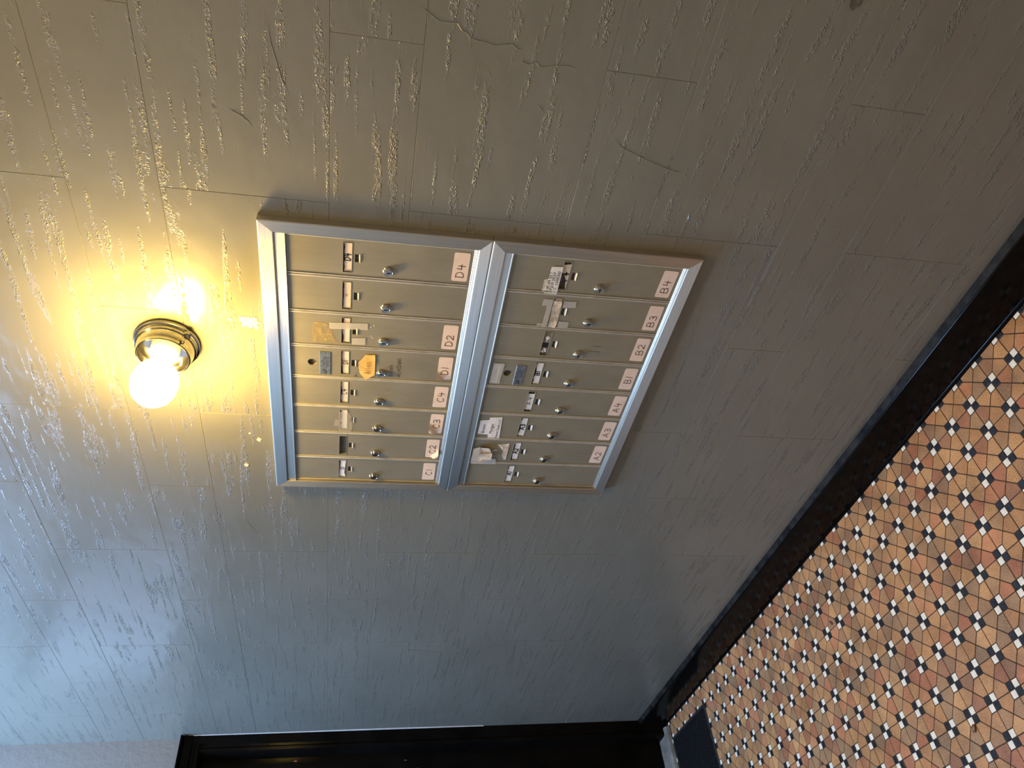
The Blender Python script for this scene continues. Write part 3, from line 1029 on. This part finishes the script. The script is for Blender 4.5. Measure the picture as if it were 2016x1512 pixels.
def build_unit(names, z_top, zt, z_bot, z_hood, z_in_bot, z_out_bot, label):
    """z_top outer top, z_hood top of hood strip, zt top of doors, z_in_bot, z_out_bot"""
    unit = thing('mailbox_bank', label, 'mailboxes', (-0.515, 0, z_out_bot), 'mailbox banks on the wall')
    xl, xr = -0.9405, -0.0905
    il, ir = -0.9150, -0.1180
    it, ib = z_hood, z_in_bot
    zo, zb = z_top, z_out_bot

    def member(name, kind, outer0, outer1, inner1, inner0, material):
        # a mitred frame member: outer edge on the wall, flat face with a stepped inner lip
        a0, a1, b1, b0 = map(Vector, (outer0, outer1, inner1, inner0))
        prof = [(0.0, 0.0), (0.0, -0.0170), (0.04, -0.0185), (0.10, -0.0188), (0.94, -0.0178), (1.0, -0.0168), (1.0, -0.006)]
        v = []
        for t, y in prof:
            for p, q in ((a0, b0), (a1, b1)):
                e = p.lerp(q, t)
                v.append((e.x, y, e.y))
        f = [(2 * i, 2 * i + 1, 2 * i + 3, 2 * i + 2) for i in range(len(prof) - 1)]
        mb = MB(); mb.add(v, f)
        return obj(name, mb, material, unit)
    g = 0.0002
    member('frame_top', 't', (xl + g, zo), (xr - g, zo), (ir - g, it), (il + g, it), 'alu_x')
    member('frame_bottom', 'b', (xl + g, zb), (xr - g, zb), (ir - g, ib), (il + g, ib), 'alu_x')
    member('frame_side', 'l', (xl, zb + g), (xl, zo - g), (il, it - g), (il, ib + g), 'alu_z')
    member('frame_side', 'r', (xr, zb + g), (xr, zo - g), (ir, it - g), (ir, ib + g), 'alu_z')
    mb = MB(); mb.box(il, ir, -0.0005, -0.0050, ib, it)
    obj('back_plate', mb, 'inside', unit)
    mb = MB()
    mb.extrude_profile([(-0.005, it), (-0.0135, it), (-0.0145, it - 0.002), (-0.0145, zt + 0.0035), (-0.0155, zt + 0.0030), (-0.0155, zt + 0.0008), (-0.005, zt + 0.0008)], 'x', il + 0.001, ir - 0.001)
    obj('hood_strip', mb, 'alu_x', unit)
    mb = MB()
    zz = zt - DH - 0.0006
    mb.extrude_profile([(-0.005, zz), (-0.0125, zz), (-0.0135, zz - 0.0012), (-0.0125, zz - 0.0024), (-0.0145, zz - 0.0034), (-0.0150, zz - 0.0046), (-0.0140, ib), (-0.005, ib)], 'x', il + 0.001, ir - 0.001)
    obj('sill_strip', mb, 'alu_x', unit)
    doors = {}
    for i, nm in enumerate(names):
        xc = DX0 + DP * (i + 0.5)
        rnd = nm in ('D1', 'B1')
        d = place('mailbox_door', mesh_door_round if rnd else mesh_door, unit, (xc, 0, zt))
        place('lock', mesh_lock, d, (xc - 0.0265, 0, zt - 0.2035))
        kk = place('keyway', mesh_key, d, (xc - 0.0265, 0, zt - 0.2035))
        kk.rotation_euler = (0, random.choice((0.0, 0.15, -0.2, 1.57)), 0)
        doors[nm] = (d, xc)
    return unit, doors


ZT1, ZT2 = 1.6905, 1.2345
up, D_up = build_unit(['C1', 'C2', 'C3', 'C4', 'D1', 'D2', 'D3', 'D4'], 1.7425, ZT1, 0, 1.7128, 1.3085, 1.2830,
                      'upper aluminium mailbox bank with eight narrow doors, stickers reading C1 to D4')
lo, D_lo = build_unit(['A1', 'A2', 'A3', 'A4', 'B1', 'B2', 'B3', 'B4'], 1.2822, ZT2, 0, 1.2535, 0.8535, 0.8262,
                      'lower aluminium mailbox bank with eight narrow doors, stickers reading A2 to B4')
DOORS = {**D_up, **D_lo}
place_word = {'C1': 'leftmost upper', 'C2': 'second upper', 'C3': 'third upper', 'C4': 'fourth upper', 'D1': 'fifth upper', 'D2': 'sixth upper', 'D3': 'seventh upper', 'D4': 'rightmost upper',
              'A1': 'leftmost lower', 'A2': 'second lower', 'A3': 'third lower', 'A4': 'fourth lower', 'B1': 'fifth lower', 'B2': 'sixth lower', 'B3': 'seventh lower', 'B4': 'rightmost lower'}
CARD = {'D4': ('card', 'D4', 0.0125, 0.0022), 'D3': ('card', 'D3', 0.0045, 0.0006), 'D2': ('card', None, 0, 0), 'D1': ('card', 'D1', 0.0125, 0.0019), 'C4': ('card', 'C4', 0.0125, 0.0016),
        'C3': ('paper', None, 0, 0), 'C1': ('paper', 'C1', 0.009, 0.0018), 'B1': ('paper', 'B1', 0.0110, 0.0026), 'A4': ('paper', 'A-4', 0.0110, 0.0013),
        'A3': ('paper', 'A3', 0.0125, 0.0026), 'A2': ('paper', 'A2', 0.0125, 0.0026), 'A1': ('paper', 'A1', 0.0125, 0.0026), 'B3': ('aged', None, 0, 0)}
for nm, (d, xc) in DOORS.items():
    zt = ZT1 if nm in D_up else ZT2
    d['label'] = place_word[nm] + ' mailbox door' + ('' if nm in ('D3', 'A1') else ' with sticker reading ' + nm)
    # number sticker near the foot of the door
    if nm not in ('D3', 'A1'):
        sx, sz = xc, zt - 0.3510
        if nm in ('C3', 'C2', 'D1'):
            curl = {'C3': (-1, 1, 0.72), 'C2': (-1, -1, 0.8), 'D1': (-1, 1, 1.0)}[nm]
            me = sticker_mesh(0.0735, 0.0335, curl).mesh('number_sticker', 'sticker', 50)
        else:
            me = mesh_sticker
        st = place('number_sticker', me, d, (sx, YS, sz))
        tilt = random.uniform(-0.02, 0.02)
        st.rotation_euler = (0, tilt, 0)
        mb = MB()
        write(mb, nm, sx - 0.0255 + random.uniform(-0.004, 0.010), sz - 0.0085, 0.0165, 0.0145, 0.0015, YT, 0.36, 0.05, 0.03)
        obj('sticker_lettering', mb, 'ink', d, label='black handwritten ' + nm)
    # card in the name slot
    if nm in CARD:
        m, tx, h, pen = CARD[nm]
        a = SLOT[0] - 0.0008
        zc = zt + (SLOT[1] + SLOT[2]) / 2
        yc = -0.0088
        top = zt + SLOT[1] - 0.0025
        if nm == 'A4':
            pts = [(xc - a + 0.004, zt + SLOT[2]), (xc + a - 0.009, zt + SLOT[2]), (xc + a - 0.009, zt + SLOT[1]), (xc - a + 0.004, zt + SLOT[1])]
        elif nm == 'C1':
            pts = [(xc - a, zt + SLOT[2]), (xc - a * 0.55, zt + SLOT[2] + 0.003), (xc + a, zt + SLOT[2]), (xc + a, zt + SLOT[1] - 0.004), (xc - a, zt + SLOT[1])]
        else:
            r = random.Random(nm)
            k = 7
            pts = [(xc - a, zt + SLOT[2]), (xc + a, zt + SLOT[2])]
            for q in range(k + 1):
                pts.append((xc + a - 2 * a * q / k, top + r.uniform(-0.0025, 0.002)))
        flat('name_card', pts, yc, d, m)
        if tx:
            cw = h * 0.62 if nm in D_up else h * 0.75
            mb = MB()
            L_ = MB()
            wtot = write(L_, tx, 0, 0, h, cw, pen, 0, 0.30)
            random.seed(hash(nm) % 1000 if False else len(nm) + ord(nm[0]))
            write(mb, tx, xc - wtot / 2 + 0.001, zc - h / 2, h, cw, pen, yc - 0.0003, 0.30, 0.06)
            obj('card_lettering', mb, 'ink', d)

# --- extras on single doors
d, xc = DOORS['D2']
flat('tape_strip', [(-0.3638, 1.606), (-0.3600, 1.523), (-0.3415, 1.5236), (-0.3454, 1.606)], YF - 0.0014, d, 'tape', 'torn clear tape')
flat('tape_strip', [(-0.4068, 1.556), (-0.4063, 1.531), (-0.4043, 1.5268), (-0.3851, 1.5275), (-0.3876, 1.5565)], YF - 0.0014, d, 'tape', 'torn clear tape')
flat('glue_residue', [(-0.405, 1.640), (-0.4056, 1.5865), (-0.385, 1.598), (-0.352, 1.604), (-0.347, 1.625), (-0.3467, 1.6407), (-0.370, 1.644)], YI, d, 'residue', 'yellow glue residue', 0.0002)
for bx, bz in [(-0.3475, 1.510), (-0.385, 1.512), (-0.352, 1.517), (-0.379, 1.515)]:
    mb = MB(); mb.poly_prism([(bx + 0.0016 * math.cos(k), bz + 0.0012 * math.sin(k * 1.1)) for k in range(6)], YI, YF)
    obj('glue_speck', mb, 'paper', d)

d, xc = DOORS['D1']
allen = [(-0.5182, 1.5225), (-0.5007, 1.5022), (-0.4893, 1.5018), (-0.4535, 1.5025), (-0.4342, 1.5034), (-0.4361, 1.5255), (-0.4487, 1.5318), (-0.4603, 1.5405), (-0.4762, 1.5396), (-0.4971, 1.5363)]
paper('name_paper', allen, YF - 0.0012, d, 'yellow', 0.0016, 3, 'torn yellowed paper with a handwritten name')
mb = MB(); write(mb, 'Allen', -0.4965, 1.5125, 0.0130, 0.0076, 0.0012, YF - 0.0032, 0.35)
obj('paper_lettering', mb, 'brown_ink', d)
mb = MB(); write(mb, 'Sqleh', -0.5040, 1.4610, 0.0085, 0.0068, 0.0011, YI, 0.30, 0.0, 0.06, 0.02)
obj('marker_lettering', mb, 'pencil', d)
mb = MB(); write(mb, 'ALHIDaNi', -0.5030, 1.4425, 0.0085, 0.0066, 0.0011, YI, 0.35, 0.0, 0.05, 0.02)
obj('marker_lettering', mb, 'pencil', d)
mb = MB(); write(mb, 'A-', -0.5108, 1.5405, 0.0085, 0.0070, 0.0009, YI, 0.30)
obj('marker_lettering', mb, 'ink', d)


def bolt_plate(d, x0, x1, z0, z1):
    mb = MB(); mb.box(x0, x1, YF, YF - 0.0014, z0, z1, 0.0004)
    obj('maker_plate', mb, 'plate', d, label='blue-grey metal plate')
    mb = MB()
    write(mb, 'UF', x0 + 0.006, z0 + 0.008, 0.008, 0.0055, 0.0013, YF - 0.0017, 0.25)
    for k in range(4):
        ribbon(mb, [(x0 + 0.026, z0 + 0.006 + k * 0.0036), (x1 - 0.012 - 0.004 * (k % 2), z0 + 0.006 + k * 0.0036)], 0.0007, YF - 0.0017)
    obj('plate_lettering', mb, 'ink', d)
    for px in (x0 + 0.003, x1 - 0.003):
        mb = MB()
        mb.lathe_y(px, (z0 + z1) / 2, [(0.0016, YF - 0.0013), (0.0013, YF - 0.0022), (0.0, YF - 0.0024)], 10)
        obj('rivet', mb, 'chrome', d)


bolt_plate(d, -0.5070, -0.4350, 1.6030, 1.6270)
d, xc = DOORS['B1']
bolt_plate(d, -0.5080, -0.4412, 1.1465, 1.1700)
paper('name_paper', [(-0.5021, 1.2254), (-0.5035, 1.2080), (-0.4423, 1.2070), (-0.4422, 1.2250)], YF - 0.0008, d, 'paper', 0.0006, 5, 'white paper under clear tape')
mb = MB()
write(mb, 'I.C. DaNie', -0.495, 1.2150, 0.0055, 0.0038, 0.0004, YF - 0.0018, 0.3, 0.1, 0.1)
obj('paper_lettering', mb, 'pencil', d)
flat('tape_strip', [(-0.506, 1.2275), (-0.506, 1.2030), (-0.438, 1.2000), (-0.438, 1.2265)], YF - 0.0020, d, 'tape')

d, xc = DOORS['C3']
flat('tape_strip', [(-0.7071, 1.5815), (-0.7123, 1.5540), (-0.690, 1.5480), (-0.655, 1.5510), (-0.634, 1.5603), (-0.636, 1.5815)], YF - 0.0014, d, 'thin_tape', 'clear tape over the name slot')
flat('tape_strip', [(-0.6886, 1.5946), (-0.6918, 1.5820), (-0.6686, 1.5817), (-0.6641, 1.5899)], YI, d, 'thin_tape')

d, xc = DOORS['C4']
for bx, bz, r in [(-0.570, 1.490, 0.0035), (-0.5845, 1.503, 0.002), (-0.548, 1.470, 0.0025), (-0.615, 1.455, 0.0022)]:
    mb = MB(); mb.poly_prism([(bx + r * random.uniform(0.6, 1.1) * math.cos(k), bz + r * random.uniform(0.4, 0.8) * math.sin(k)) for k in range(6)], YI, YF)
    obj('glue_speck', mb, 'residue', d)

d, xc = DOORS['B4']
b4 = [(-0.2182, 1.1515), (-0.2189, 1.1225), (-0.1449, 1.1235), (-0.1469, 1.1484)]
paper('name_paper', [(-0.2132, 1.1575), (-0.2175, 1.1500), (-0.1794, 1.1500), (-0.1828, 1.1578)], YF - 0.0006, d, 'aged', 0.0004, 2)
flat('name_paper', b4, YF - 0.0014, d, 'paper', 'white paper with three handwritten lines')
mb = MB()
write(mb, 'B MCAN GET', -0.2145, 1.1435, 0.0062, 0.0044, 0.0009, YF - 0.0017, 0.38, 0.1, 0.12)
write(mb, 'SPDIN DEEP', -0.2140, 1.1350, 0.0062, 0.0044, 0.0009, YF - 0.0017, 0.38, 0.1, 0.12)
write(mb, 'I.C. CANDINO', -0.2125, 1.1262, 0.0060, 0.0042, 0.0009, YF - 0.0017, 0.38, 0.1, 0.12)
obj('paper_lettering', mb, 'ink', d)
flat('name_card', [(-0.2165, 1.1058), (-0.1382, 1.1035), (-0.1420, 1.1229), (-0.1617, 1.1230), (-0.1637, 1.1175), (-0.1754, 1.1125), (-0.1832, 1.1090), (-0.1909, 1.1084)], -0.0080, d, 'aged', 'torn card')
mb = MB()
write(mb, '+', -0.1690, 1.1070, 0.0100, 0.0080, 0.0034, -0.0084, 0.3)
write(mb, ')', -0.1870, 1.1055, 0.0080, 0.0060, 0.0020, -0.0084, 0.3)
obj('card_lettering', mb, 'ink', d)
flat('slot_backing', [(xc - PEEP[0] - 0.002, ZT2 + PEEP[2] - 0.002), (xc + PEEP[0] + 0.002, ZT2 + PEEP[2] - 0.002), (xc + PEEP[0] + 0.002, ZT2 + PEEP[1] + 0.002), (xc - PEEP[0] - 0.002, ZT2 + PEEP[1] + 0.002)], -0.0056, d, 'rust_card', 'rust red card behind the peep hole')

d, xc = DOORS['B3']
ht = [(-0.2524, 1.1484), (-0.2346, 1.1475), (-0.2343, 1.1259), (-0.3159, 1.1252), (-0.3161, 1.1364), (-0.3115, 1.1364), (-0.3130, 1.1482), (-0.3054, 1.1485), (-0.3046, 1.1364), (-0.2531, 1.1364)]
flat('tape_strip', ht, YF - 0.0016, d, 'tape', 'frosted tape in an H shape')
flat('tape_strip', [(-0.2365, 1.1007), (-0.2363, 1.0725), (-0.2530, 1.0713), (-0.2551, 1.1005)], YF - 0.0016, d, 'tape')
flat('tape_strip', [(-0.2961, 1.1006), (-0.2954, 1.0768), (-0.3137, 1.0758), (-0.3140, 1.1000)], YF - 0.0016, d, 'tape')
paper('name_paper', [(-0.3147, 1.1225), (-0.3160, 1.1060), (-0.300, 1.1030), (-0.2480, 1.1040), (-0.2375, 1.1065), (-0.2375, 1.1235), (-0.26, 1.124), (-0.29, 1.1225)], YF - 0.0010, d, 'aged', 0.0022, 8, 'crumpled aged paper')
mb = MB(); write(mb, 'DaSLeNi', -0.300, 1.1120, 0.0060, 0.0042, 0.0006, YF - 0.0034, 0.3, 0.2, 0.1)
obj('paper_lettering', mb, 'brown_ink', d)

d, xc = DOORS['B2']
flat('slot_backing', [(-0.382, ZT2 + SLOT[2]), (-0.3684, ZT2 + SLOT[2]), (-0.3684, ZT2 + SLOT[1]), (-0.382, ZT2 + SLOT[1])], -0.0070, d, 'ink', 'black patch in the name slot')
flat('name_card', [(xc - SLOT[0], ZT2 + SLOT[2]), (xc + SLOT[0], ZT2 + SLOT[2]), (xc + SLOT[0], ZT2 + SLOT[1]), (xc - SLOT[0], ZT2 + SLOT[1])], -0.0062, d, 'door_metal')
for bx, bz, rx, rz in [(-0.3520, 1.1125, 0.0068, 0.0055), (-0.3615, 1.1140, 0.0028, 0.0030), (-0.3870, 1.1130, 0.0042, 0.0040), (-0.3945, 1.1175, 0.0044, 0.0040), (-0.3930, 1.1105, 0.0035, 0.0030)]:
    bm = bmesh.new()
    bmesh.ops.create_icosphere(bm, subdivisions=2, radius=1.0)
    for q in bm.verts:
        q.co = Vector((bx + q.co.x * rx, -0.0070 + q.co.y * 0.0022, bz + q.co.z * rz))
    mb = MB(); mb.bm(bm)
    obj('glue_bead', mb, 'bead', d, smooth_angle=60)
mb = MB()
for zz in (1.0085, 1.0000):
    pass
ribbon(mb, [(-0.3645, 1.0020), (-0.3655, 0.9790)], 0.0007, YI)
ribbon(mb, [(-0.3810, 1.0075), (-0.3820, 0.9810)], 0.0007, YI)
obj('scratch', mb, 'ink', d)

d, xc = DOORS['A3']
flat('name_paper', [(-0.6969, 1.2292), (-0.6991, 1.1990), (-0.6403, 1.1995), (-0.6450, 1.2285)], YF - 0.0008, d, 'paper', 'white printed paper')
flat('name_paper', [(-0.7150, 1.2000), (-0.7150, 1.1690), (-0.6287, 1.1735), (-0.6319, 1.2060)], YF - 0.0012, d, 'paper', 'white printed paper')
font_text('Brown', 0.0125, -0.676, 1.2120, YF - 0.0011, 'ink', 'paper_lettering', d)
font_text('Morgan', 0.0125, -0.674, 1.1915, YF - 0.0016, 'ink', 'paper_lettering', d)
font_text('Neme Dealz LLC', 0.0106, -0.6725, 1.1755, YF - 0.0016, 'ink', 'paper_lettering', d)
mb = MB(); ribbon(mb, [(-0.706, 1.1876), (-0.638, 1.1876)], 0.0003, YF - 0.0016)
obj('printed_line', mb, 'ink', d)

d, xc = DOORS['A2']
lump = [(-0.7990, 1.2300), (-0.7559, 1.2276), (-0.7420, 1.2066), (-0.7452, 1.1898), (-0.7700, 1.1800), (-0.7938, 1.1767), (-0.7978, 1.2093)]
paper('taped_note', lump, YF - 0.0035, d, 'aged', 0.0080, 21, 'crumpled note stuck on with tape')
paper('taped_note', [(-0.7930, 1.2150), (-0.7950, 1.1790), (-0.7680, 1.1790), (-0.7690, 1.2130)], YF - 0.0080, d, 'aged', 0.0040, 23)
flat('tape_strip', [(-0.7991, 1.2319), (-0.7954, 1.1654), (-0.8184, 1.1610), (-0.8199, 1.2304)], YF - 0.0034, d, 'tape')
flat('tape_strip', [(-0.7991, 1.2325), (-0.7970, 1.2120), (-0.7420, 1.2160), (-0.7500, 1.2325)], YF - 0.0090, d, 'tape')
flat('tape_strip', [(-0.7596, 1.1821), (-0.7556, 1.1683), (-0.7609, 1.1668), (-0.7648, 1.1799)], YF - 0.0030, d, 'tape')
paper('name_paper', [(-0.7376, 1.1685), (-0.7316, 1.1374), (-0.7993, 1.1368), (-0.8010, 1.1420), (-0.7860, 1.1500), (-0.7684, 1.1483), (-0.7431, 1.1533), (-0.7381, 1.1582)], YF - 0.0008, d, 'aged', 0.0014, 13, 'torn paper scrap')
mb = MB(); write(mb, 'DaNieLE', -0.782, 1.1400, 0.0055, 0.0040, 0.0005, YF - 0.0026, 0.4, 0.1, 0.1)
obj('paper_lettering', mb, 'brown_ink', d)

# ------------------------------------------------------------------ wall lamp
LX_, LZ_ = -0.446, 1.9525
lamp = thing('wall_lamp', 'glowing bulb in a round nickel lamp holder above the mailboxes', 'lamp', (LX_, 0, LZ_ - 0.067))
mb = MB()
mb.lathe_y(LX_, LZ_, [(0.0, -0.0005), (0.0670, -0.0005), (0.0685, -0.004), (0.0675, -0.009), (0.0635, -0.0105), (0.0625, -0.013), (0.0640, -0.016),
                      (0.0630, -0.021), (0.0590, -0.024)], 56)
obj('wall_flange', mb, 'nickel', lamp, smooth_angle=40)
mb = MB()
mb.lathe_y(LX_, LZ_, [(0.0600, -0.020), (0.0600, -0.024), (0.0590, -0.030), (0.0570, -0.038), (0.0550, -0.043), (0.0555, -0.046), (0.0535, -0.0475), (0.0515, -0.046),
                      (0.0510, -0.042), (0.0530, -0.032), (0.0545, -0.022), (0.0, -0.020)], 56)
obj('lamp_cup', mb, 'nickel', lamp, smooth_angle=40)
mb = MB()
mb.lathe_y(LX_, LZ_, [(0.030, -0.020), (0.030, -0.040), (0.027, -0.044), (0.022, -0.062), (0.0205, -0.070), (0.0, -0.070)], 40)
obj('socket', mb, 'porcelain', lamp, smooth_angle=40)
mb = MB()
# small spring clip on the rim
mb.box(LX_ + 0.030, LX_ + 0.048, -0.010, -0.022, LZ_ - 0.054, LZ_ - 0.040, 0.002)
mb.box(LX_ + 0.034, LX_ + 0.044, -0.020, -0.040, LZ_ - 0.046, LZ_ - 0.038, 0.002)
obj('spring_clip', mb, 'nickel', lamp)
mb = MB()
mb.lathe_y(LX_, LZ_, [(0.0, -0.058), (0.0165, -0.0595), (0.019, -0.068), (0.026, -0.077), (0.0365, -0.090), (0.0440, -0.106), (0.0465, -0.124), (0.0445, -0.142), (0.0385, -0.158),
                      (0.029, -0.169), (0.016, -0.176), (0.0, -0.178)], 40)
obj('bulb', mb, 'bulb', lamp, smooth_angle=60, label='glowing warm white bulb')

# ------------------------------------------------------------------ added fill lamp, unseen above and behind the camera
CLX, CLY = 0.30, -1.30
hall = thing('added_fill_lamp', 'added round ceiling lamp, unseen, giving warm fill light in the hall', 'lamp', (CLX, CLY, ZC - 0.11))


def lathe_z(prof, cx, cy, seg=40):
    q = MB()
    q.lathe_y(0, 0, prof, seg)
    q.v = [(cx + p[0], cy + p[2], p[1]) for p in q.v]
    return q


obj('ceiling_plate', lathe_z([(0.0, ZC - 0.0005), (0.150, ZC - 0.0005), (0.155, ZC - 0.012), (0.150, ZC - 0.030), (0.140, ZC - 0.030), (0.0, ZC - 0.028)], CLX, CLY), 'nickel', hall, smooth_angle=40)
obj('fill_lamp_dome', lathe_z([(0.139, ZC - 0.030), (0.138, ZC - 0.045), (0.125, ZC - 0.070), (0.095, ZC - 0.092), (0.050, ZC - 0.106), (0.0, ZC - 0.110)], CLX, CLY), 'fill_dome', hall, smooth_angle=60)

# ------------------------------------------------------------------ door mat and crumbs
mt = thing('door_mat', 'black door mat lying in front of the entrance door', 'mat', ((MAT_BOX[0] + MAT_BOX[1]) / 2, (MAT_BOX[2] + MAT_BOX[3]) / 2, 0))
mb = MB(); mb.box(MAT_BOX[0], MAT_BOX[1], MAT_BOX[2], MAT_BOX[3], 0.0004, 0.0045, 0.0015)
obj('rubber_backing', mb, 'rubber', mt)
mb = MB()
nx_, ny_ = 48, 150
r = random.Random(4)
for a in range(nx_ + 1):
    for b in range(ny_ + 1):
        e = min(a, nx_ - a, b, ny_ - b)
        x = MAT_BOX[0] + 0.012 + (MAT_BOX[1] - MAT_BOX[0] - 0.024) * a / nx_
        y = MAT_BOX[2] - 0.012 + (MAT_BOX[3] - MAT_BOX[2] + 0.024) * b / ny_
        mb.v.append((x, y, 0.0042 if e == 0 else 0.0085 + r.uniform(-0.0012, 0.0012)))
for a in range(nx_):
    for b in range(ny_):
        k = a * (ny_ + 1) + b
        mb.f.append((k, k + 1, k + ny_ + 2, k + ny_ + 1))
obj('pile', mb, 'pile', mt)

for n, (x, y, r_, s, lab) in enumerate([(-0.912, -0.717, 0.0058, 1.7, 'largest brown crumb, lying by a cream tile near the photo corner'),
                                        (-1.280, -0.255, 0.0045, 1.8, 'small brown crumb on the tiles nearest the baseboard'),
                                        (-1.611, -0.578, 0.0050, 1.3, 'brown crumb on the tiles nearest the door mat'),
                                        (-1.396, -0.526, 0.0035, 1.3, 'tiny dark crumb lying beside a black square tile')]):
    bm = bmesh.new()
    bmesh.ops.create_icosphere(bm, subdivisions=2, radius=1.0)
    rr = random.Random(n)
    for q in bm.verts:
        k = 1 + rr.uniform(-0.15, 0.15)
        q.co = Vector((q.co.x * r_ * s * k, q.co.y * r_ * k, r_ * 0.55 * (1 + q.co.z * k)))
    mb = MB(); mb.bm(bm)
    c, s_ = math.cos(1.0 + n), math.sin(1.0 + n)
    mb.v = [(x + p[0] * c - p[1] * s_, y + p[0] * s_ + p[1] * c, max(p[2], 0.0) + 0.0004) for p in mb.v]
    o = obj('crumb', mb, 'crumb', smooth_angle=60)
    tag(o, lab, 'crumb', 'crumbs on the floor')
